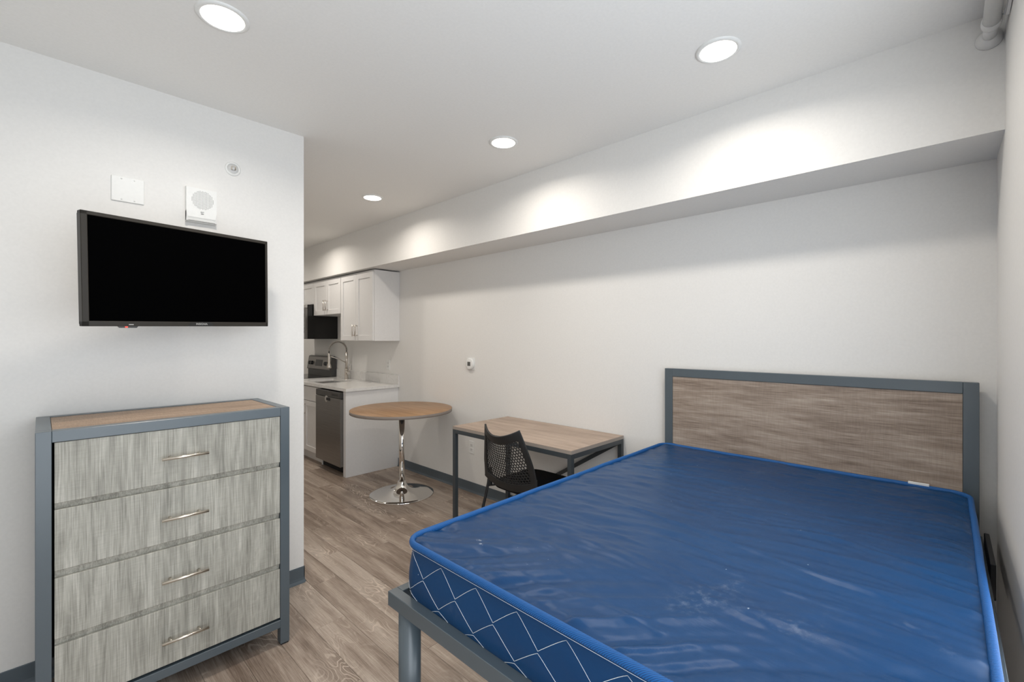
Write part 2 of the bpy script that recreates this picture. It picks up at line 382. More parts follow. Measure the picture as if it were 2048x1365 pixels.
# ------------------------------------------------------------------ room shell
T = 0.14
fl = struct(MB().box(XL - T, XW + T, YR - T, YE + T, -0.12, -0.004), 'floor', 'subfloor', 'grey brown wood plank floor', 'floor')
struct(MB().box(XL - T, XW + T, YR - T, YE + T, ZC, ZC + 0.12), 'ceiling', 'ceiling', 'flat white ceiling with recessed lights', 'ceiling')
struct(MB().box(XW, XW + T, YR - T, YE + T, 0, ZC), 'wall_right', 'wall', 'long white wall behind the bed and desk', 'wall')
struct(MB().box(XB, XW, YR, YE, ZS, ZC), 'ceiling_beam', 'wall', 'boxed white beam running along the top of the long wall', 'beam')
struct(MB().box(XL - T, XC, YT, YT + T, 0, ZC).box(XC - T, XC, YT + T, YE, 0, ZC), 'wall_left', 'wall', 'white wall that carries the television', 'wall')
struct(MB().box(XC - T, XW, YE, YE + T, 0, ZC), 'wall_far', 'wall', 'white end wall of the kitchen', 'wall')
struct(MB().box(XL - T, XL, YR - T, YT, 0, ZC), 'wall_side', 'wall', 'white side wall opposite the bed', 'wall')
x0, x1, z0, z1 = WIN
struct(MB().box(XL, x0, YR - T, YR, 0, ZC).box(x1, XW, YR - T, YR, 0, ZC).box(x0, x1, YR - T, YR, 0, z0).box(x0, x1, YR - T, YR, z1, ZC),
       'wall_window', 'wall', 'white window wall beside the bed', 'wall')
wn = thing('window_1', 'wide white framed window in the wall beside the bed', 'window', ((x0 + x1) / 2, YR - 0.08, z0), kind='structure')
mb = MB()
for a, b_ in ((x0, x0 + .05), (x1 - .05, x1), ((x0 + x1) / 2 - .03, (x0 + x1) / 2 + .03)): mb.box(a, b_, YR - .10, YR - .05, z0, z1)
mb.box(x0, x1, YR - .10, YR - .05, z0, z0 + .05).box(x0, x1, YR - .10, YR - .05, z1 - .05, z1)
mb.build('window_frame', 'pvc', wn)
xm = (x0 + x1) / 2
for a, b_ in ((x0 + .05, xm - .03), (xm + .03, x1 - .05)):
    MB().box(a, b_, YR - .078, YR - .072, z0 + .05, z1 - .05).build('pane', 'glass', wn)

# floor planks, six inches wide and running along the room
PW, PL_ = 0.1525, 1.22; X0 = 0.776
joint = {1: 2.23, 2: 2.635, 5: 2.825, 7: 3.118, 3: 1.72, 4: 2.20, 6: 2.42, 0: 1.77, 8: 2.53}
full = None
def plank_mesh(wd, ln):
    m = MB().box(-wd / 2 + .0005, wd / 2 - .0005, -ln / 2 + .0005, ln / 2 - .0005, -0.005, 0.0, bev=0.0008)
    bmesh.ops.recalc_face_normals(m.bm, faces=m.bm.faces)
    me = bpy.data.meshes.new('plank'); m.bm.to_mesh(me); m.bm.free(); me.materials.append(MT['floor']); return me
cache = {}
k0 = int(math.floor((XL - X0) / PW)); k1 = int(math.ceil((XW - X0) / PW))
rnd = random.Random(3)
for k in range(k0, k1):
    xa, xb = max(XL, X0 + k * PW), min(XW, X0 + (k + 1) * PW)
    if xb - xa < 0.01: continue
    j = joint.get(k, rnd.uniform(0, PL_)) % PL_
    ys = [YR]; y = YR + ((j - YR) % PL_)
    while y < YE:
        if y - ys[-1] > 0.02: ys.append(y)
        y += PL_
    ys.append(YE)
    for ya, yb in zip(ys, ys[1:]):
        if xb < XC - 0.02 and ya > YT + 0.1: continue      # rooms behind the television wall
        yb2 = min(yb, YT + 0.02) if xb < XC - 0.02 else yb
        key = (round(xb - xa, 4), round(yb2 - ya, 4))
        if key not in cache: cache[key] = plank_mesh(*key)
        p = bpy.data.objects.new('plank', cache[key]); C.objects.link(p); p.location = ((xa + xb) / 2, (ya + yb2) / 2, 0); p.parent = fl

# vinyl baseboards with a cove toe
BH = 0.0925
def cove(sgn): return [(0, 0), (sgn * 0.014, 0), (sgn * 0.013, 0.004), (sgn * 0.006, 0.016), (sgn * 0.004, 0.03), (sgn * 0.004, BH - .002), (sgn * 0.003, BH), (0, BH)]
struct(MB().prism([(XW + u, v) for u, v in cove(-1)], 'Y', YR, 4.43), 'baseboard_right', 'base', 'slate grey vinyl baseboard under the desk along the long wall', 'baseboard')
m_ = MB().prism([(YT + u, v) for u, v in cove(-1)], 'X', XL, XC + 0.004)
m_.prism([(XC + u, v) for u, v in cove(1)], 'Y', YT - 0.004, YE)
struct(m_, 'baseboard_left', 'base', 'slate grey vinyl baseboard behind the drawer chest', 'baseboard')
struct(MB().prism([(YR + u, v) for u, v in cove(1)], 'X', XL, XW), 'baseboard_window', 'base', 'slate grey vinyl baseboard under the window', 'baseboard')

# ------------------------------------------------------------------ ceiling lights
LG = 'recessed ceiling lights'
for (x, y, lab) in [(0.464, 1.921, 'round recessed ceiling light nearest the wall with the television'),
                    (1.924, 0.676, 'round recessed ceiling light above the bed'),
                    (1.930, 1.925, 'round recessed ceiling light in front of the desk'),
                    (1.924, 3.468, 'round recessed ceiling light above the round table'),
                    (1.924, 5.15, 'round recessed ceiling light above the kitchen counter'),
                    (1.924, 6.75, 'added unseen ceiling light that brightens the kitchen by the range')]:  # the last lamp is out of view, added to brighten the kitchen
    d = thing('ceiling_light', lab, 'ceiling light', (x, y, ZC), LG)
    MB().lathe([(0.086, 0), (0.086, -0.004), (0.078, -0.0075), (0.070, -0.007), (0.070, -0.001)], (x, y, ZC), n=48, caps=False).build('trim_ring', 'white', d)
    MB().lathe([(0.0, -0.0065), (0.04, -0.0065), (0.0705, -0.0055)], (x, y, ZC), n=48).build('diffuser', 'lamp', d)
    la = bpy.data.lights.new('lamp_light', 'AREA'); la.shape = 'DISK'; la.size = 0.136; la.energy = LAMP_W; la.color = (1.0, 0.93, 0.84); la.spread = math.radians(157)
    lo = bpy.data.objects.new('lamp_light', la); C.objects.link(lo); lo.parent = d; lo.location = (0, 0, -0.0085)

# ------------------------------------------------------------------ chest of drawers
DX0, DX1, DY0, DY1, DZ = -0.014, 0.810, 2.228, 2.680, 1.105
FW = 0.040
ch = thing('chest_of_drawers', 'tall grey four drawer chest with slate metal frame against the wall', 'dresser', ((DX0 + DX1) / 2, (DY0 + DY1) / 2, 0))
for (xa, ya) in ((DX0, DY0), (DX1 - FW, DY0), (DX0, DY1 - FW), (DX1 - FW, DY1 - FW)):
    MB().box(xa, xa + FW, ya, ya + FW, 0.006, DZ, 0.0015).build('leg', 'slate', ch)
    MB().box(xa + .003, xa + FW - .003, ya + .003, ya + FW - .003, 0, 0.007).build('foot_pad', 'black', ch)
for za, zb in ((DZ - FW, DZ), (0.083, 0.119)):
    for q in ((DX0 + FW, DX1 - FW, DY0, DY0 + FW), (DX0 + FW, DX1 - FW, DY1 - FW, DY1), (DX0, DX0 + FW, DY0 + FW, DY1 - FW), (DX1 - FW, DX1, DY0 + FW, DY1 - FW)):
        MB().box(*q, za, zb, 0.0015).build('frame_rail', 'slate', ch)
MB().box(DX0 + FW + .001, DX1 - FW - .001, DY0 + FW + .001, DY1 - FW - .001, DZ - .022, DZ - .002, 0.001).build('top_panel', 'laminate_x', ch)
for xa in (DX0 + .008, DX1 - .024): MB().box(xa, xa + .016, DY0 + FW, DY1 - FW, .119, DZ - FW).build('side_panel', 'drawer', ch)
MB().box(DX0 + FW, DX1 - FW, DY1 - .012, DY1 - .006, .119, DZ - FW).build('back_panel', 'void', ch)
for xa in (DX0 + FW, DX1 - FW - .001): MB().box(xa, xa + .001, DY0 + .03, DY1 - .02, .119, DZ - FW).build('gap_shade_sheet', 'void', ch)  # thin dark sheets paint the shade in the gaps beside the drawers
fx0, fx1 = DX0 + FW + .0065, DX1 - FW - .0015
fronts = [(.852, 1.0635), (.617, .829), (.380, .591), (.130, .3555)]
hz = (.954, .7145, .471, .2325)
for i, ((za, zb), h) in enumerate(zip(fronts, hz)):
    dr = MB().box(fx0, fx1, DY0 + .002, DY0 + .020, za, zb, 0.0012).build('drawer', 'drawer', ch)
    hb = MB().cyl((.326, DY0 - .030, h), (.481, DY0 - .030, h), .0058, 16)
    for px in (.3555, .4515): hb.cyl((px, DY0 + .003, h), (px, DY0 - .030, h), .005, 12)
    hb.build('handle', 'nickel', dr)
    MB().box(fx0 + .01, fx1 - .01, DY0 + .020, DY1 - .03, za + .02, zb - .03).build('drawer_box', 'void', dr)
for za, zb in ((.8285, .853), (.5905, .618), (.355, .381)):   # finger gaps between the fronts
    MB().prism([(DY0 + .0195, za - .004), (DY0 + .0195, zb + .002), (DY0 + .007, zb + .002), (DY0 + .0185, za - .004)], 'X', fx0 + .0005, fx1 - .0005).build('divider_strip', 'drawer', ch)

# ------------------------------------------------------------------ bed
BX0, BX1, BY0, BY1 = 0.785, 2.715, -0.108, 1.316
RZ0, RZ1, RW = 0.554, 0.601, 0.034
bed = thing('bed_frame', 'slate metal bed frame with a brown laminate headboard', 'bed', ((BX0 + BX1) / 2, (BY0 + BY1) / 2, 0))
MB().box(BX0, BX0 + RW, BY0, BY1, RZ0, RZ1, .0015).build('foot_rail', 'slate', bed)
for ya in (BY0, BY1 - RW): MB().box(BX0 + RW, BX1, ya, ya + RW, RZ0, RZ1, .0015).build('side_rail', 'slate', bed)
for (x, y) in ((BX0 + .044, BY1 - .06), (BX0 + .044, BY0 + .06)):
    MB().cyl((x, y, 0.004), (x, y, RZ0), .0355, 32).build('leg', 'slate', bed)
for i in range(9):
    xs = BX0 + .12 + i * .205
    MB().box(xs, xs + .07, BY0 + RW, BY1 - RW, RZ0 + .008, RZ0 + .022).build('slat', 'slate', bed)
HX0, HX1, HY0, HY1, HZ = 2.715, 2.750, -0.099, 1.277, 1.240
HF = 0.049
hb = MB().box(HX0, HX1, HY0, HY0 + HF, 0, HZ, .0015).box(HX0, HX1, HY1 - HF, HY1, 0, HZ, .0015)
hb.box(HX0, HX1, HY0 + HF, HY1 - HF, HZ - HF, HZ, .0015).box(HX0, HX1, HY0 + HF, HY1 - HF, .50, .55, .0015)
hbo = hb.build('headboard_frame', 'slate', bed)
MB().box(HX0 + .004, HX1 - .006, HY0 + HF + .001, HY1 - HF - .001, .55, HZ - HF - .001).build('headboard_panel', 'laminate_y', bed)
MB().box(2.290, 2.640, -.124, -.1085, .515, .640, .002).build('side_bracket', 'blackframe', bed)

# mattress: a drum of ticking with taped edges
mx0, mx1, my0, my1 = 0.822, 2.700, -0.071, 1.279
MZ0, MZ1 = RZ0 + .024, 0.766
def vnoise(seed, gx, gy):
    r = np.random.RandomState(seed); g = r.rand(256, 256)
    xi, yi = np.floor(gx).astype(int), np.floor(gy).astype(int); fx, fy = gx - xi, gy - yi
    fx = fx * fx * (3 - 2 * fx); fy = fy * fy * (3 - 2 * fy)
    G = lambda a, b_: g[a % 256, b_ % 256]
    return (G(xi, yi) * (1 - fx) + G(xi + 1, yi) * fx) * (1 - fy) + (G(xi, yi + 1) * (1 - fx) + G(xi + 1, yi + 1) * fx) * fy - .5
def wrinkle(X, Y):
    """height of the ticking above the flat top, metres"""
    df, dh = X - mx0, mx1 - X; dl, dr_ = my1 - Y, Y - my0
    edge = np.minimum(np.minimum(df, dh), np.minimum(dl, dr_))
    fade = np.clip(edge / .03, 0, 1)
    z = .012 * (1 - np.exp(-edge / .10))
    # long folds across the bed: one sharp flank, one soft
    def fold(xc, slope, amp, wd, y0, y1, seed, wob=.03):
        c = xc + slope * (Y - .6) + wob * vnoise(seed, Y * 4 + 9, Y * 0 + 3)
        t = (X - c) / wd; t = np.where(t > 0, t * .55, t * 1.9); gate = np.clip((Y - y0) / .15, 0, 1) * np.clip((y1 - Y) / .15, 0, 1)
        gate = gate * gate * (3 - 2 * gate)
        return .75 * amp * gate * np.exp(-np.abs(t) ** 1.7) * (.75 + .8 * vnoise(seed + 40, Y * 7, Y * 0 + 1))
    for q in ((1.515, .135, .0085, .016, -.02, 1.20, 1), (1.165, .10, .0100, .030, .25, 1.14, 2), (1.33, .05, .0070, .018, -.06, .66, 3),
              (1.76, .03, .0045, .020, -.06, .42, 4), (1.245, -.05, .0080, .028, -.06, .48, 5), (1.06, .06, .0070, .020, .48, 1.22, 6),
              (1.42, -.02, .0060, .016, -.06, .44, 7), (1.62, .10, .0040, .014, .55, 1.2, 8), (1.90, .05, .0030, .016, .1, .9, 9), (1.12, -.10, .0070, .020, -.06, .40, 19)):
        z = z + fold(*q)
    # puckers running in from the foot tape
    def ridged(n_): return .25 - np.abs(n_)
    ph = (Y + df * 1.1) * 21 + 2.2 * vnoise(12, X * 3, Y * 3)
    q = vnoise(11, ph, df * .8) + .45 * vnoise(22, ph * 2.1, df * 1.6)
    z = z + .0240 * q * np.exp(-df / .18) * np.clip(df / .025, 0, 1)
    # puckers from the right and left tapes
    ph = X * 24 + 3 * vnoise(14, X * 4, Y * 6)
    q = vnoise(13, ph, dr_ * 1.8 + 5) + .5 * vnoise(23, ph * 2.2, dr_ * 3); z = z + .0170 * q * np.exp(-dr_ / .24) * np.clip(dr_ / .025, 0, 1)
    q = vnoise(15, X * 26 + dl * 14, dl * 2.4 + 8); z = z + .0100 * q * np.exp(-dl / .16) * np.clip(dl / .025, 0, 1)
    q = vnoise(24, Y * 24 - dh * 8, dh * 2.4 + 8); z = z + .0060 * q * np.exp(-dh / .14) * np.clip(dh / .025, 0, 1)
    # stray creases all over
    wX = X + .05 * vnoise(25, X * 3, Y * 3)
    z = z + .0090 * ridged(vnoise(16, wX * 13 + Y * 2.5, Y * 2.2)) * fade + .0060 * ridged(vnoise(26, wX * 27 - Y * 3.5, Y * 4.0)) * fade + .0040 * vnoise(17, (wX + Y * .25) * 40, Y * 6) * fade
    z = z + .008 * vnoise(18, X * 2.2, Y * 2.6) * fade
    return z
NX, NY, RC = 340, 250, 0.068
L_, hw, ym = mx1 - mx0, (my1 - my0) / 2, (my0 + my1) / 2
tt = np.linspace(0, 1, NX); xs = L_ * (tt - .12 * np.sin(2 * PI * tt) / (2 * PI))
e = np.minimum(xs, L_ - xs); sh = np.where(e < RC, RC - np.sqrt(np.maximum(0, RC ** 2 - (RC - e) ** 2)), 0)
vv = np.linspace(-1, 1, NY)
GX = np.repeat((mx0 + xs)[:, None], NY, 1); GY = ym + (hw - sh)[:, None] * vv[None, :]
GZ = MZ1 + wrinkle(GX, GY)
MO = Vector((1.75, 0.6, 0.0))
mat_t = thing('mattress', 'navy blue vinyl mattress with bright blue taped edges on the bed', 'mattress', tuple(MO))
bmq = bmesh.new()
grid = [[bmq.verts.new((GX[i, j], GY[i, j], GZ[i, j])) for j in range(NY)] for i in range(NX)]
for i in range(NX - 1):
    for j in range(NY - 1):
        f = bmq.faces.new((grid[i][j], grid[i + 1][j], grid[i + 1][j + 1], grid[i][j + 1])); f.smooth = True
m_ = MB(); m_.bm.free(); m_.bm = bmq
m_.build('top_cover', 'vinyl', mat_t, recalc=False)
# outline of the drum, finely sampled
def rounded(x0_, x1_, y0_, y1_, r, n=14, step=.02):
    P = []
    for (cx, cy, a0) in ((x1_ - r, y1_ - r, 0), (x0_ + r, y1_ - r, 90), (x0_ + r, y0_ + r, 180), (x1_ - r, y0_ + r, 270)):
        for k in range(n + 1):
            a = math.radians(a0 + 90 * k / n); P.append((cx + r * math.cos(a), cy + r * math.sin(a)))
    out = []
    for (ax, ay), (bx, by) in zip(P, P[1:] + P[:1]):
        d = math.hypot(bx - ax, by - ay); q = max(1, int(d / step))
        for i in range(q): out.append((ax + (bx - ax) * i / q, ay + (by - ay) * i / q))
    return out
OUT = rounded(mx0, mx1, my0, my1, RC)
def onorm(i):
    (ax, ay), (bx, by) = OUT[i - 1], OUT[(i + 1) % len(OUT)]; d = Vector((by - ay, -(bx - ax), 0)); return d.normalized()
NRM = [onorm(i) for i in range(len(OUT))]
arc = [0.0]
for (ax, ay), (bx, by) in zip(OUT, OUT[1:]): arc.append(arc[-1] + math.hypot(bx - ax, by - ay))
def bulge(h, i):
    """outward swelling of the side at height share h"""
    s = arc[i]
    return -.004 + .014 * math.sin(PI * min(1, max(0, h)) ** .8) + .0035 * float(vnoise(21, np.array([s * 9.0 + h * 2]), np.array([h * 2.5 + 2]))[0]) * math.sin(PI * h)
side = MB(); rings = []
NS = 16
for k in range(NS + 1):
    h = k / NS; z = MZ0 + (MZ1 - .006 - MZ0) * h
    rings.append([side.bm.verts.new((OUT[i][0] + NRM[i].x * bulge(h, i), OUT[i][1] + NRM[i].y * bulge(h, i), z)) for i in range(len(OUT))])
for A, B in zip(rings, rings[1:]):
    for i in range(len(OUT)):
        f = side.bm.faces.new((A[i], A[(i + 1) % len(OUT)], B[(i + 1) % len(OUT)], B[i])); f.smooth = True
side.bm.faces.new(rings[0])
sd = side.build('side_border', 'vinyl', mat_t)
# tape along the top edge (an oval cord) and its white seam
tp = MB(); n = 10; N = len(OUT); rg = []
for i, (x, y) in enumerate(OUT):
    wob = .002 * float(vnoise(31, np.array([arc[i] * 7]), np.array([1.0]))[0]); c = Vector((x, y, MZ1 + .002 + wob)) + NRM[i] * (.000 + wob)
    rg.append([tp.bm.verts.new(c + NRM[i] * (.0095 * math.cos(2 * PI * k / n)) + Vector((0, 0, .0115 * math.sin(2 * PI * k / n)))) for k in range(n)])
for i in range(N):
    for k in range(n):
        f = tp.bm.faces.new((rg[i][k], rg[i][(k + 1) % n], rg[(i + 1) % N][(k + 1) % n], rg[(i + 1) % N][k])); f.smooth = True
tape = tp.build('edge_tape', 'tape', mat_t)
MB().tube([(x + nv.x * .0075, y + nv.y * .0075, MZ1 - .0085) for (x, y), nv in zip(OUT, NRM)], .00055, 5, closed=True).build('tape_seam', 'thread', tape)
# zigzag quilting on the border, in three rows
cum = arc[-1]
def onside(s, z):
    s = s % cum
    i = int(np.searchsorted(arc, s)) % len(OUT)
    h = (z - MZ0) / (MZ1 - .006 - MZ0); b_ = bulge(h, i) + .0006
    # nudge along the outline for the remainder
    j = (i - 1) % len(OUT); d = (s - arc[j]) if i else 0
    p = Vector((OUT[j][0], OUT[j][1], 0)); q = Vector((OUT[i][0], OUT[i][1], 0)); L2 = (q - p).length or 1
    p = p.lerp(q, min(1, max(0, d / L2))); return (p.x + NRM[i].x * b_, p.y + NRM[i].y * b_, z)
foot = [i for i in range(len(OUT)) if abs(OUT[i][0] - mx0) < 1e-5]
sref = arc[min(foot, key=lambda i: abs(OUT[i][1] - .928))]      # one point of the pattern
PIT = cum / round(cum / .156)
for row, (zt, zb, off) in enumerate(((.743, .686, 0), (.681, .624, .5), (.618, .580, 0))):
    pts = []
    nper = int(round(cum / PIT)); sub = 8
    for c_ in range(nper):
        for q in range(2 * sub):
            t = q / sub; f = t if t <= 1 else 2 - t
            f = f ** 1.12
            pts.append(onside(sref + (c_ + off + q / (2 * sub)) * PIT, zt + (zb - zt) * f))
    MB().tube(pts, .00065, 4, closed=True).build('stitching', 'thread', sd)
MB().box(2.694, 2.704, .055, .125, MZ1 + .004, MZ1 + .020, .001).build('label_tag', 'white', tape)

# ------------------------------------------------------------------ desk
EX0, EX1, EY0, EY1, EZ = 2.168, 2.768, 1.597, 2.708, 0.761
LG_ = 0.030
dk = thing('desk', 'small desk with pale brown top on a thin slate metal frame', 'desk', ((EX0 + EX1) / 2, (EY0 + EY1) / 2, 0))
MB().box(EX0, EX1, EY0, EY1, EZ - .022, EZ - .001).build('edge_band', 'deskedge', dk)
MB().box(EX0 + .0008, EX1 - .0008, EY0 + .0008, EY1 - .0008, EZ - .003, EZ).build('desk_top', 'desk', dk)
for xa in (EX0, EX1 - LG_):
    for ya in (EY0, EY1 - LG_): MB().box(xa, xa + LG_, ya, ya + LG_, 0, EZ - .022, .0012).build('leg', 'slate_dark', dk)
for xa in (EX0, EX1 - LG_): MB().box(xa, xa + LG_, EY0 + LG_, EY1 - LG_, EZ - .022 - LG_, EZ - .022, .0012).build('rail', 'slate_dark', dk)
for ya in (EY0, EY1 - LG_): MB().box(EX0 + LG_, EX1 - LG_, ya, ya + LG_, EZ - .022 - LG_, EZ - .022, .0012).build('rail', 'slate_dark', dk)
MB().bar((EX1 - .015, EY0 + LG_ * .8, EZ - .045), (EX1 - .015, EY1 - LG_ * .8, .05), .010, .028).build('diagonal_brace', 'slate_dark', dk)

# ------------------------------------------------------------------ chair
ca = thing('desk_chair', 'black chair with perforated plastic back pulled up to the desk', 'chair', (2.235, 2.015, 0))
def back(u, v, off=0):
    zt = .822 + .050 * abs(u) ** 1.9; zb = .464 + .038 * u * u; z = zb + (zt - zb) * v
    wd = .232 - .030 * v - .050 * max(0, (v - .30) / .70) ** 1.2
    x = -.180 - .105 * v ** 1.25 + (.026 + .030 * v) * u * u
    return Vector((x, u * wd, z))
mb = MB(); NU, NV = 36, 36; vg = {}
WU, WV0, WV1 = .84, .150, .860
us = [-1 + 2 * i / NU for i in range(NU + 1)]; vs_ = [i / NV for i in range(NV + 1)]
def V(i, j):
    if (i, j) not in vg: vg[(i, j)] = mb.bm.verts.new(back(us[i], vs_[j]))
    return vg[(i, j)]
for i in range(NU):
    for j in range(NV):
        uc, vc = (us[i] + us[i + 1]) / 2, (vs_[j] + vs_[j + 1]) / 2
        if abs(uc) < WU and WV0 < vc < WV1: continue
        f = mb.bm.faces.new((V(i, j), V(i + 1, j), V(i + 1, j + 1), V(i, j + 1))); f.smooth = True
fr = mb.build('back_frame', 'black', ca, local=True)
md = fr.modifiers.new('thick', 'SOLIDIFY'); md.thickness = .013; md.offset = 0
md = fr.modifiers.new('round', 'BEVEL'); md.width = .003; md.segments = 2; md.limit_method = 'ANGLE'
# perforated panel: hexagonal cells with a round hole each
mb = MB(); p = .0196; Rh = p / math.sqrt(3); cells = {}
W0, H0 = .215, .37
def S(s, t): return back(max(-1, min(1, s / W0)), max(0, min(1, t / H0)))
def key(q): return (round(q[0], 5), round(q[1], 5))
vd = {}
def VV(s, t):
    k = key((s, t))
    if k not in vd: vd[k] = mb.bm.verts.new(S(s, t))
    return vd[k]
rows = int(H0 / (p * math.sqrt(3) / 2)) + 1
for r_ in range(rows):
    t = r_ * p * math.sqrt(3) / 2
    for c_ in range(-13, 14):
        s = (c_ + (.5 if r_ % 2 else 0)) * p
        if abs(s / W0) > WU + .03 or not (WV0 - .03 < t / H0 < WV1 + .03): continue
        hexp = []
        for k in range(6):
            a0, a1 = math.radians(30 + 60 * k), math.radians(90 + 60 * k)
            q0 = (s + Rh * math.cos(a0), t + Rh * math.sin(a0)); q1 = (s + Rh * math.cos(a1), t + Rh * math.sin(a1))
            hexp += [q0, ((q0[0] + q1[0]) / 2, (q0[1] + q1[1]) / 2)]
        hole = [(s + .395 * p * math.cos(math.radians(30 + 30 * k)), t + .395 * p * math.sin(math.radians(30 + 30 * k))) for k in range(12)]
        hv = [mb.bm.verts.new(S(*q)) for q in hole]; ov = [VV(*q) for q in hexp]
        for k in range(12):
            f = mb.bm.faces.new((ov[k], ov[(k + 1) % 12], hv[(k + 1) % 12], hv[k])); f.smooth = True
pn = mb.build('perforated_panel', 'black', ca, local=True)
md = pn.modifiers.new('thick', 'SOLIDIFY'); md.thickness = .004; md.offset = 0
# seat pad
mb = MB(); prof = [(0.0, .0), (.9, .0), (.97, .008), (1.0, .022), (.98, .036), (.92, .044), (.0, .050)]
ring = []
for sc, h in prof:
    rr = []
    for k in range(48):
        a = 2 * PI * k / 48; cx, sy = math.cos(a), math.sin(a); ex = .45
        rr.append(mb.bm.verts.new((.085 + sc * .225 * math.copysign(abs(cx) ** ex, cx), sc * .225 * math.copysign(abs(sy) ** ex, sy), .425 + h)))
    ring.append(rr)
for A, B in zip(ring, ring[1:]):
    for k in range(48):
        f = mb.bm.faces.new((A[k], A[(k + 1) % 48], B[(k + 1) % 48], B[k])); f.smooth = True
bmesh.ops.remove_doubles(mb.bm, verts=mb.bm.verts, dist=1e-5)
mb.build('seat', 'seatfabric', ca, local=True)
for sg in (-1, 1):
    MB().tube([(-.140, sg * .205, .545), (-.148, sg * .212, .45), (-.200, sg * .232, .22), (-.262, sg * .248, .005)], .0095, 10).build('leg', 'blackframe', ca, local=True)
    MB().tube([(.19, sg * .20, .425), (.225, sg * .215, .22), (.25, sg * .23, .005)], .0095, 10).build('leg', 'blackframe', ca, local=True)
    MB().tube([(-.148, sg * .210, .440), (.02, sg * .205, .415), (.19, sg * .20, .418)], .0085, 10).build('seat_rail', 'blackframe', ca, local=True)
    MB().box(-.150, -.128, sg * .200 - .010, sg * .200 + .010, .440, .56, .003).build('back_bracket', 'black', ca, local=True)

# ------------------------------------------------------------------ round table
tx, ty, tz = 2.298, 3.610, 0.785
tb = thing('bistro_table', 'round table with warm brown top on a chrome pedestal', 'table', (tx, ty, 0))
MB().lathe([(0, tz), (.4555, tz), (.457, tz - .0012)], (tx, ty, 0), n=96).build('table_top', 'tabletop', tb)
MB().lathe([(.457, tz - .0012), (.457, tz - .026), (.4555, tz - .028), (0, tz - .028)], (tx, ty, 0), n=96).build('edge_band', 'edge', tb)
MB().lathe([(.0265, .075), (.0265, tz - .035)], (tx, ty, 0), n=40).build('column', 'chrome', tb)
MB().lathe([(.10, tz - .028), (.10, tz - .033), (.03, tz - .05), (.0265, tz - .06)], (tx, ty, 0), n=40).build('mounting_plate', 'blackframe', tb)
MB().lathe([(.288, 0), (.2885, .006), (.285, .0105), (.25, .0155), (.19, .022), (.135, .032), (.09, .047), (.062, .066), (.046, .09), (.039, .112), (.036, .118), (.0265, .1195)], (tx, ty, 0), n=96).build('pedestal_base', 'chrome', tb)

# ------------------------------------------------------------------ television
tv = thing('television', 'flat black television on a tilted wall arm', 'television', (0.454, 2.408, 1.6959))
tv.rotation_mode = 'YXZ'; tv.rotation_euler = (math.radians(1.398), math.radians(-1.372), math.radians(15.469))
TWd, TH = .364, .216
def tvp(mb, name, mat): return mb.build(name, mat, tv, local=True)
fr = MB()
fr.box(-TWd, -TWd + .021, 0, .028, -TH, TH, .002).box(TWd - .012, TWd, 0, .028, -TH, TH, .002)
fr.box(-TWd, TWd, 0, .028, TH - .015, TH, .002).box(-TWd, TWd, 0, .028, -TH, -TH + .020, .002)
fro = tvp(fr, 'bezel', 'bezel')
tvp(MB().box(-TWd + .0205, TWd - .0115, .0022, .02, -TH + .0195, TH - .0145), 'screen', 'screen')
tvp(MB().box(-TWd + .003, TWd - .003, .02, .045, -TH + .003, TH - .003, .006).box(-.22, .22, .045, .075, -.17, .10, .01), 'rear_housing', 'black')
bd = tvp(MB().prism([(-.010, -TH + .0005), (.100, -TH + .0005), (.088, -TH + .019), (.004, -TH + .019)], 'Y', -.0006, .001), 'badge', 'badge')
ORG[tv.name] = Vector((0, 0, 0)); ORG[bd.name] = Vector((0, 0, 0)); ORG[fro.name] = Vector((0, 0, 0))
text_mesh('INSIGNIA', .0115, 'lettering', 'logo', bd, (.048, -.0009, -TH + .0098), (1, 0, 0), (0, 0, 1))
sn = tvp(MB().prism([(-.255, -TH + .001), (-.190, -TH + .001), (-.196, -TH - .0065), (-.249, -TH - .0065)], 'Y', .0005, .014), 'sensor_pod', 'darkplastic')
ORG[sn.name] = Vector((0, 0, 0))
MB().box(-.234, -.226, -.0006, .001, -TH - .0045, -TH - .0012).build('standby_light', 'led', sn)
MB().box(-.222, -.206, -.0004, .001, -TH + .0055, -TH + .0083).build('small_print', 'logo', fro)
# arm to the wall, in the set's own frame (rotated back by its yaw)
bpy.context.view_layer.update()
tinv = tv.matrix_world.inverted()
def tl(x, y, z): return tinv @ Vector((x, y, z))
arm = MB().bar((0, .074, 0), tl(.52, YT - .055, 1.70), .03, .05, .003)
arm.bar(tl(.52, YT - .055, 1.70), tl(.50, YT - .018, 1.70), .04, .08)
tvp(arm, 'mount_arm', 'blackframe')
wp = MB(); c_ = tl(.50, YT - .0135, 1.70); M3 = tinv.to_3x3()
wp.obox(c_, M3 @ Vector((1, 0, 0)), M3 @ Vector((0, 1, 0)), M3 @ Vector((0, 0, 1)), .06, .0125, .11, .003)
tvp(wp, 'wall_bracket', 'blackframe')

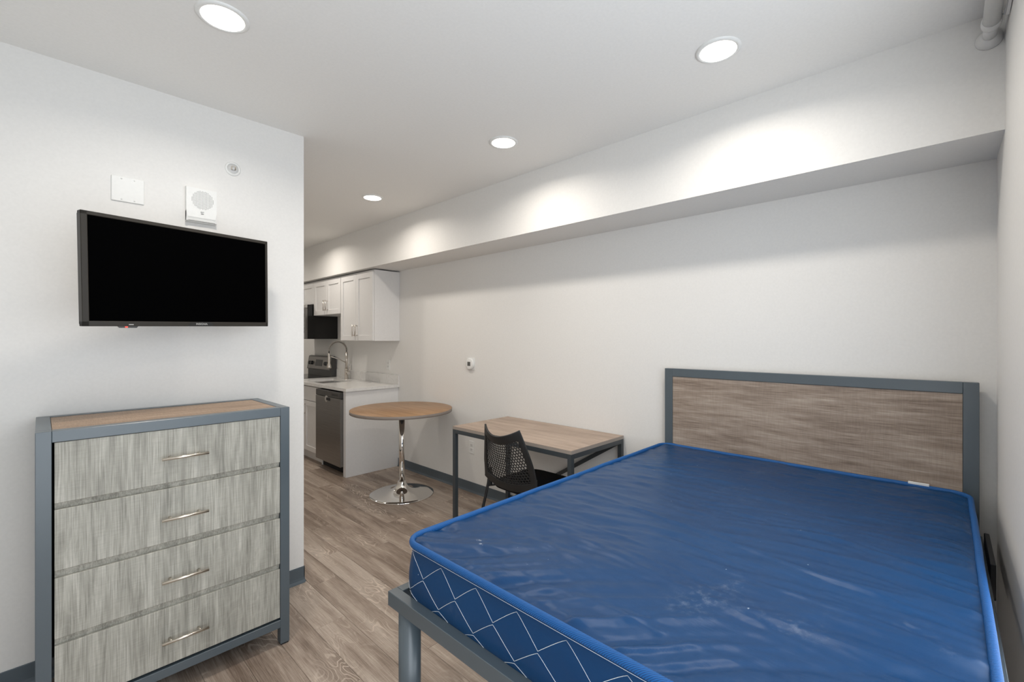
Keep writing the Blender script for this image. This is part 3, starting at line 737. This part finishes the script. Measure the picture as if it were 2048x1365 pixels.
# ------------------------------------------------------------------ small fittings on the television wall
pt = thing('blank_wall_plate', 'white two gang blank cover plate on the wall above the television', 'wall plate', (.2775, YT, 2.052))
MB().box(.219, .336, YT - .0065, YT, 2.052, 2.166, .003, 2).build('cover', 'white', pt)
for sx in (.2545, .3005):
    for sz in (2.062, 2.156):
        MB().lathe([(0, -.0078), (.0028, -.0076), (.0034, -.0062)], (sx, YT, sz), axis='Y', n=14).build('screw', 'whitemetal', pt)
hx = thing('alarm_speaker', 'square white alarm speaker with round grille of holes above the television', 'alarm', (.558, YT, 2.005))
hx0, hx1, hz0, hz1, hd = .494, .622, 2.022, 2.179, .030
bdy = MB().prism([(YT, 2.006), (YT, hz1), (YT - .012, hz1), (YT - hd, hz1 - .004), (YT - hd, 2.030), (YT - .020, 2.014), (YT - .012, 2.006)], 'X', hx0, hx1).build('housing', 'white', hx)
for sg, xx in ((1, hx0), (-1, hx1)):
    MB().prism([(xx, 2.058), (xx + sg * .008, 2.018), (xx + sg * .008, 2.010), (xx, 2.010)], 'Y', YT - hd - .0015, YT - .01).build('corner_rib', 'whitemetal', hx)
MB().box(hx0 + .006, hx1 - .006, YT - hd - .001, YT - .01, 2.012, 2.020, .001).build('lower_lip', 'whitemetal', hx)
gm = MB(); gc = (.562, 2.118)
for i in range(-8, 9):
    for j in range(-11, 12):
        a, b_ = i * .0056, j * .0044 + (.0022 if i % 2 else 0)
        if a * a + b_ * b_ > .0465 ** 2: continue
        gm.lathe([(0, -.0004), (.00135, -.0004), (.00135, .0003)], (gc[0] + a, YT - hd, gc[1] + b_), axis='Y', n=6)
gm.build('grille_holes', 'greyhole', hx)
text_mesh('EST', .0095, 'lettering', 'ink', hx, (.5605 - .558, -hd - .0006, 2.057 - 2.005), (1, 0, 0), (0, 0, 1))
MB().box(.5545, .5665, YT - hd - .0006, YT - hd + .001, 2.0475, 2.0505).build('printed_bar', 'ink', hx)
sp = thing('sprinkler', 'small round white fire sprinkler set in the wall', 'sprinkler', (.702, YT, 2.322))
MB().lathe([(.0365, 0), (.0365, -.003), (.033, -.006), (.026, -.007), (.025, -.003), (.024, .004)], (.702, YT, 2.322), axis='Y', n=40).build('escutcheon', 'white', sp)
MB().lathe([(.0, -.0025), (.0245, -.0025), (.0245, .001)], (.702, YT, 2.322), axis='Y', n=30, caps=False).build('cup', 'whitemetal', sp)
MB().lathe([(0, -.016), (.006, -.016), (.008, -.012), (.009, -.002)], (.702, YT, 2.322), axis='Y', n=20).build('head', 'whitemetal', sp)
MB().box(.692, .712, YT - .026, YT - .024, 2.3285, 2.3305).box(.692, .694, YT - .025, YT - .004, 2.3135, 2.3305).box(.710, .712, YT - .025, YT - .004, 2.3135, 2.3305).build('deflector', 'nickel', sp)

# ------------------------------------------------------------------ fittings on the long wall
th = thing('thermostat', 'round white thermostat with a small square display', 'thermostat', (XW, 3.195, 1.14))
MB().box(XW - .004, XW, 3.195 - .057, 3.195 + .057, 1.192 - .057, 1.192 + .057, .0015).build('wall_plate', 'white', th)
MB().lathe([(.0545, 0), (.0545, -.018), (.050, -.024), (.044, -.026), (0, -.026)], (XW, 3.195, 1.192), axis='X', n=48).build('dial', 'white', th)
MB().box(XW - .0268, XW - .02, 3.195 - .020, 3.195 + .020, 1.192 - .019, 1.192 + .019).build('display', 'lcd', th)
def outlet(y, z, lab):
    o = thing('wall_outlet', lab, 'outlet', (XW, y, z - .0575))
    MB().box(XW - .006, XW, y - .035, y + .035, z - .0575, z + .0575, .002, 2).build('cover', 'white', o)
    for dz in (-.020, .020):
        s = MB().box(XW - .0075, XW - .005, y - .016, y + .016, z + dz - .0135, z + dz + .0135, .001).build('socket', 'whitemetal', o)
        MB().box(XW - .0079, XW - .007, y - .008, y - .006, z + dz - .003, z + dz + .006).box(XW - .0079, XW - .007, y + .006, y + .008, z + dz - .003, z + dz + .006).build('slot', 'ink', s)
outlet(3.181, .417, 'white wall outlet under the left end of the desk')
outlet(4.639, 1.125, 'white wall outlet over the kitchen backsplash')

# curtain rod over the window, its end socket on the beam
RY, RZ = -0.112, 2.520
cr = thing('curtain_rod', 'thick white rod running high along the window wall to the beam', 'curtain rod', (1.0, RY, RZ))
MB().cyl((-.8, RY, RZ), (2.29, RY, RZ), .0225, 32).build('rod', 'whitemetal', cr)
MB().cyl((2.29, RY, RZ), (2.395, RY, RZ), .0185, 32).build('end_tube', 'whitemetal', cr)
MB().lathe([(.0365, XB), (.0365, XB - .006), (.032, XB - .016), (.024, XB - .030), (.0190, XB - .036)], (0, RY, RZ), axis='X', n=40).build('end_flange', 'whitemetal', cr)
MB().lathe([(.0230, 2.262), (.0265, 2.264), (.0270, 2.275), (.0262, 2.290), (.0225, 2.300), (.019, 2.302)], (0, RY, RZ), axis='X', n=40).build('collar', 'whitemetal', cr)
st = MB()
st.tube([(2.268, RY, RZ + .027), (2.262, RY - .020, RZ + .022), (2.255, RY - .027, RZ + .004), (2.235, YR + .012, RZ - .006), (2.16, YR + .008, RZ - .008), (2.02, YR + .008, RZ - .010)], [.003] * 6, 8)
st.bar((2.22, YR + .006, RZ - .012), (2.0, YR + .006, RZ - .014), .008, .016)
st.build('support_bracket', 'whitemetal', cr)

# ------------------------------------------------------------------ kitchen
KP = 4.430                         # outer face of the end panel
XF = 2.147                         # counter front
def shaker(mb, xf, y0_, y1_, z0_, z1_, st_=.057):
    """frame-and-panel front facing -x"""
    t = .019; b = .0012
    mb.box(xf, xf + t, y0_, y0_ + st_, z0_, z1_, b).box(xf, xf + t, y1_ - st_, y1_, z0_, z1_, b)
    mb.box(xf, xf + t, y0_ + st_, y1_ - st_, z0_, z0_ + st_, b).box(xf, xf + t, y0_ + st_, y1_ - st_, z1_ - st_, z1_, b)
    mb.box(xf + .009, xf + t - .002, y0_ + st_ - .002, y1_ - st_ + .002, z0_ + st_ - .002, z1_ - st_ + .002)
    return mb
def pull(parent, xf, y, z, ln=.13):
    m = MB().cyl((xf - .028, y, z - ln / 2), (xf - .028, y, z + ln / 2), .0055, 12)
    for dz in (-ln / 2 + .012, ln / 2 - .012): m.cyl((xf + .001, y, z + dz), (xf - .028, y, z + dz), .0048, 10)
    m.build('handle', 'nickel_z', parent)
UX = 2.445
def upper(y0_, y1_, z0_, z1_, lab, handles=True, hl=.13):
    o = thing('wall_cabinet', lab, 'cabinet', ((UX + XW) / 2, (y0_ + y1_) / 2, z0_), 'kitchen wall cabinets')
    MB().box(UX + .020, XW - .001, y0_, y1_, z0_, z1_, .001).build('body', 'cabinet', o)
    ym_ = (y0_ + y1_) / 2; zt = z1_ - .022
    for a, b_, hy in ((y0_ + .003, ym_ - .0015, ym_ - .030), (ym_ + .0015, y1_ - .003, ym_ + .030)):
        d = shaker(MB(), UX, a, b_, z0_ + .003, zt).build('door', 'cabinet', o)
        if handles: pull(d, UX, hy, z0_ + .115, hl)
    return o
upper(4.402, 5.146, 1.402, 2.166, 'tall white two door wall cabinet at the end of the row')
upper(5.150, 5.905, 1.722, 2.166, 'short white two door wall cabinet above the sink')
upper(5.909, 6.668, 1.872, 2.166, 'small white two door wall cabinet above the microwave', True, .10)

# countertop with a hole for the sink, and its backsplash
SX0, SX1, SY0, SY1 = 2.235, 2.610, 5.150, 5.700
CY0, CY1 = 4.404, 5.918; CZ0, CZ1 = .884, .914
ct = thing('countertop', 'white stone countertop with a low backsplash', 'countertop', ((XF + XW) / 2, (CY0 + CY1) / 2, CZ0))
m_ = MB().box(XF, SX0, CY0, CY1, CZ0, CZ1).box(SX1, XW - .001, CY0, CY1, CZ0, CZ1).box(SX0, SX1, CY0, SY0, CZ0, CZ1).box(SX0, SX1, SY1, CY1, CZ0, CZ1)
m_.build('slab', 'quartz', ct)
MB().box(XW - .021, XW - .001, CY0, CY1, CZ1, 1.020, .0012).build('backsplash', 'quartz', ct)
sk = thing('sink', 'stainless steel sink set under the stone counter', 'sink', ((SX0 + SX1) / 2, (SY0 + SY1) / 2, .70))
m_ = MB(); g = .001
m_.box(SX0 - .012, SX0, SY0 - .012, SY1 + .012, .71, CZ0 - g).box(SX1, SX1 + .012, SY0 - .012, SY1 + .012, .71, CZ0 - g)
m_.box(SX0, SX1, SY0 - .012, SY0, .71, CZ0 - g).box(SX0, SX1, SY1, SY1 + .012, .71, CZ0 - g).box(SX0 - .012, SX1 + .012, SY0 - .012, SY1 + .012, .70, .71)
m_.build('basin', 'steel_light', sk)
MB().lathe([(0, .712), (.035, .712), (.045, .710)], ((SX0 + SX1) / 2, (SY0 + SY1) / 2, 0), n=24).build('drain', 'chrome', sk)
# faucet with a coil spring neck
fx, fy = 2.690, 5.500
fa = thing('kitchen_faucet', 'brushed steel spring neck faucet behind the sink', 'faucet', (fx, fy, CZ1))
MB().lathe([(.028, CZ1), (.028, CZ1 + .006), (.0235, CZ1 + .010), (.0235, CZ1 + .125), (.019, CZ1 + .130)], (fx, fy, 0), n=28).build('body', 'nickel_z', fa)
MB().cyl((fx, fy, CZ1 + .128), (fx, fy, CZ1 + .345), .0150, 20).build('riser', 'nickel_z', fa)
arcp = [(fx, fy, CZ1 + .30)]; Ra = .108; cz_ = CZ1 + .36
for k in range(0, 25):
    a = PI * k / 24; arcp.append((fx - Ra + Ra * math.cos(a), fy + .02 * (k / 24), cz_ + Ra * 1.05 * math.sin(a)))
hp = (fx - 2 * Ra, fy + .02)
arcp.append((hp[0], hp[1], cz_ - .04))
MB().tube(arcp, .0065, 10).build('hose', 'darkplastic', fa)
hel = []; turns = 30; A = [Vector(q) for q in arcp[1:-1]]
for k in range(turns * 10 + 1):
    t = k / (turns * 10) * (len(A) - 1); i = min(int(t), len(A) - 2); pp = A[i].lerp(A[i + 1], t - i); tg = (A[i + 1] - A[i]).normalized()
    n1 = Vector((0, 1, 0)); n2 = tg.cross(n1).normalized(); ph = 2 * PI * k / 10
    hel.append(pp + (n1 * math.cos(ph) + n2 * math.sin(ph)) * .0120)
MB().tube(hel, .0024, 5).build('spring', 'nickel_z', fa)
MB().lathe([(.012, cz_ - .03), (.015, cz_ - .045), (.015, cz_ - .15), (.020, cz_ - .165), (.026, cz_ - .20), (.026, cz_ - .215), (0, cz_ - .215)], (hp[0], hp[1], 0), n=24).build('spray_head', 'nickel_z', fa)
MB().tube([(fx, fy, CZ1 + .205), (fx - .10, fy + .010, CZ1 + .258), (hp[0] + .012, hp[1], CZ1 + .292)], .0055, 10).build('support_arm', 'nickel_z', fa)
MB().cyl((fx, fy - .02, CZ1 + .075), (fx, fy - .055, CZ1 + .075), .018, 20).tube([(fx, fy - .045, CZ1 + .08), (fx + .012, fy - .052, CZ1 + .115), (fx + .02, fy - .055, CZ1 + .175)], [.007, .006, .0045], 10).build('lever', 'nickel_z', fa)

# end panel, dishwasher, sink cabinet
ep = MB().box(XF + .012, XW - .001, KP, KP + .055, 0, CZ0 - .001, .001).build('end_panel', 'cabinet')
tag(ep, 'plain white panel closing the end of the kitchen counter', 'panel'); rebase(ep)
dw = thing('dishwasher', 'dark stainless dishwasher under the stone counter', 'dishwasher', (2.45, 4.79, 0))
d0, d1 = KP + .060, KP + .060 + .598
MB().box(2.20, XW - .03, d0, d1, .10, CZ0 - .006).build('body', 'void', dw)
dd = MB().box(2.128, 2.198, d0, d1, .098, .800, .004).build('door', 'steel', dw)
cp = MB().box(2.130, 2.198, d0, d1, .803, .868, .004).build('control_panel', 'darkplastic', dw)
MB().box(2.1285, 2.14, d0 + .06, d0 + .20, .825, .845).build('display', 'gloss', cp)
MB().lathe([(0, 2.1268), (.030, 2.1268), (.036, 2.129), (.036, 2.14)], (0, (d0 + d1) / 2 + .03, .778), axis='X', n=28).build('badge', 'steel_light', dd)
MB().box(2.122, 2.135, (d0 + d1) / 2 - .06, (d0 + d1) / 2 + .02, .765, .795, .002).build('grip_recess', 'void', dd)
MB().box(2.215, XW - .05, d0, d1, .005, .098).build('toe_panel', 'void', dw)
sc_ = thing('base_cabinet', 'white sink base cabinet with a drawer front over two doors', 'cabinet', (2.45, 5.51, 0))
b0, b1 = d1 + .004, CY1 - .004
MB().box(2.188, 2.206, b0, b1, .11, CZ0 - .002).box(2.206, XW - .001, b0, b0 + .016, .0, CZ0 - .002).box(2.206, XW - .001, b1 - .016, b1, .0, CZ0 - .002).box(2.206, XW - .001, b0 + .016, b1 - .016, .11, .126).build('body', 'cabinet', sc_)
MB().box(2.235, 2.25, b0 + .016, b1 - .016, 0, .11).build('toe_kick', 'cabinet', sc_)
MB().box(2.168, 2.187, b0 + .003, b1 - .003, .705, .868, .0012).build('drawer_front', 'cabinet', sc_)
bm_ = (b0 + b1) / 2
for a, b_, hy in ((b0 + .003, bm_ - .0015, bm_ - .03), (bm_ + .0015, b1 - .003, bm_ + .03)):
    d = shaker(MB(), 2.168, a, b_, .115, .698).build('door', 'cabinet', sc_); pull(d, 2.168, hy, .60)

# range
r0, r1 = 5.925, 6.683
rg_ = thing('kitchen_range', 'black and steel electric range with knobs on its back panel', 'stove', (2.44, 6.30, 0))
MB().box(2.16, XW - .02, r0, r1, .10, .900, .002).build('body', 'darkplastic', rg_)
MB().box(2.18, XW - .05, r0 + .03, r1 - .03, 0.002, .10).build('base', 'void', rg_)
od = MB().box(2.115, 2.158, r0 + .004, r1 - .004, .27, .865, .004).build('oven_door', 'steel', rg_)
MB().box(2.113, 2.118, r0 + .10, r1 - .10, .38, .70).build('oven_window', 'gloss', od)
MB().cyl((2.075, r0 + .06, .805), (2.075, r1 - .06, .805), .011, 14).cyl((2.075, r0 + .09, .805), (2.118, r0 + .09, .805), .008, 10).cyl((2.075, r1 - .09, .805), (2.118, r1 - .09, .805), .008, 10).build('handle', 'steel_light', od)
MB().box(2.118, 2.158, r0 + .004, r1 - .004, .105, .262, .004).build('storage_drawer', 'steel', rg_)
ck = MB().box(2.125, XW - .02, r0, r1, .900, .917, .003).build('cooktop', 'gloss', rg_)
for (bx_, by_, br) in ((2.27, r0 + .20, .095), (2.27, r1 - .20, .075), (2.53, r0 + .20, .075), (2.53, r1 - .20, .095)):
    MB().lathe([(br - .004, .9168), (br - .004, .9174), (br, .9174), (br, .9168)], (bx_, by_, 0), n=32, caps=False).build('burner_ring', 'greyhole', ck)
bgd = MB().prism([(XW - .022, .917), (XW - .022, 1.175), (XW - .045, 1.190), (XW - .075, 1.180), (XW - .105, 1.000), (XW - .090, .995), (XW - .090, .917)], 'Y', r0 + .002, r1 - .002).build('back_panel', 'darkplastic', rg_)
def onface(y, z): # point on the sloped control face
    f = (z - 1.000) / .18; return Vector((XW - .105 + .030 * f - .001, y, z))
nf = Vector((-.18, 0, .030)).normalized()
fcx = MB(); q0, q1 = onface(0, 1.008), onface(0, 1.172)
fcx.obox(((q0.x + q1.x) / 2, (r0 + r1) / 2, (q0.z + q1.z) / 2), q1 - q0, (0, 1, 0), nf, (q1 - q0).length / 2, .355, .0018, .0008)
fc = fcx.build('control_face', 'steel', bgd)
for yk in (r0 + .085, r0 + .155, r1 - .155, r1 - .085):
    c_ = onface(yk, 1.085)
    MB().tube([c_ - nf * .001, c_ + nf * .006, c_ + nf * .026], [.030, .026, .022], 20).build('knob', 'black', bgd)
c_ = onface((r0 + r1) / 2, 1.09)
MB().obox(c_ + nf * .002, q1 - q0, (0, 1, 0), nf, .045, .11, .0015).build('display', 'gloss', bgd)

# over-the-range microwave
mw = thing('microwave', 'black microwave with steel front hung over the range', 'microwave', (2.57, 6.30, 1.42))
mx_ = 2.345
MB().box(mx_ + .03, XW - .002, r0 - .003, r1, 1.422, 1.866, .003).build('body', 'gloss', mw)
MB().box(mx_, mx_ + .030, r0, r0 + .175, 1.430, 1.820, .003).build('control_panel', 'steel', mw)
dm = MB().box(mx_, mx_ + .030, r0 + .178, r1, 1.430, 1.820, .003).build('door', 'steel', mw)
MB().box(mx_ - .002, mx_ + .01, r0 + .25, r1 - .05, 1.49, 1.76).build('door_window', 'gloss', dm)
MB().cyl((mx_ - .035, r0 + .215, 1.47), (mx_ - .035, r0 + .215, 1.78), .009, 14).cyl((mx_ - .035, r0 + .215, 1.50), (mx_ + .002, r0 + .215, 1.50), .007, 10).cyl((mx_ - .035, r0 + .215, 1.75), (mx_ + .002, r0 + .215, 1.75), .007, 10).build('handle', 'steel_light', dm)
MB().box(mx_, mx_ + .030, r0, r1, 1.823, 1.864, .003).build('vent_grille', 'steel_light', mw)
for i in range(4):
    for j in range(3):
        MB().box(mx_ - .0015, mx_ + .004, r0 + .03 + j * .042, r0 + .062 + j * .042, 1.50 + i * .045, 1.53 + i * .045).build('button', 'darkplastic', mw)
MB().box(mx_ - .0015, mx_ + .004, r0 + .03, r0 + .146, 1.70, 1.75).build('display', 'gloss', mw)
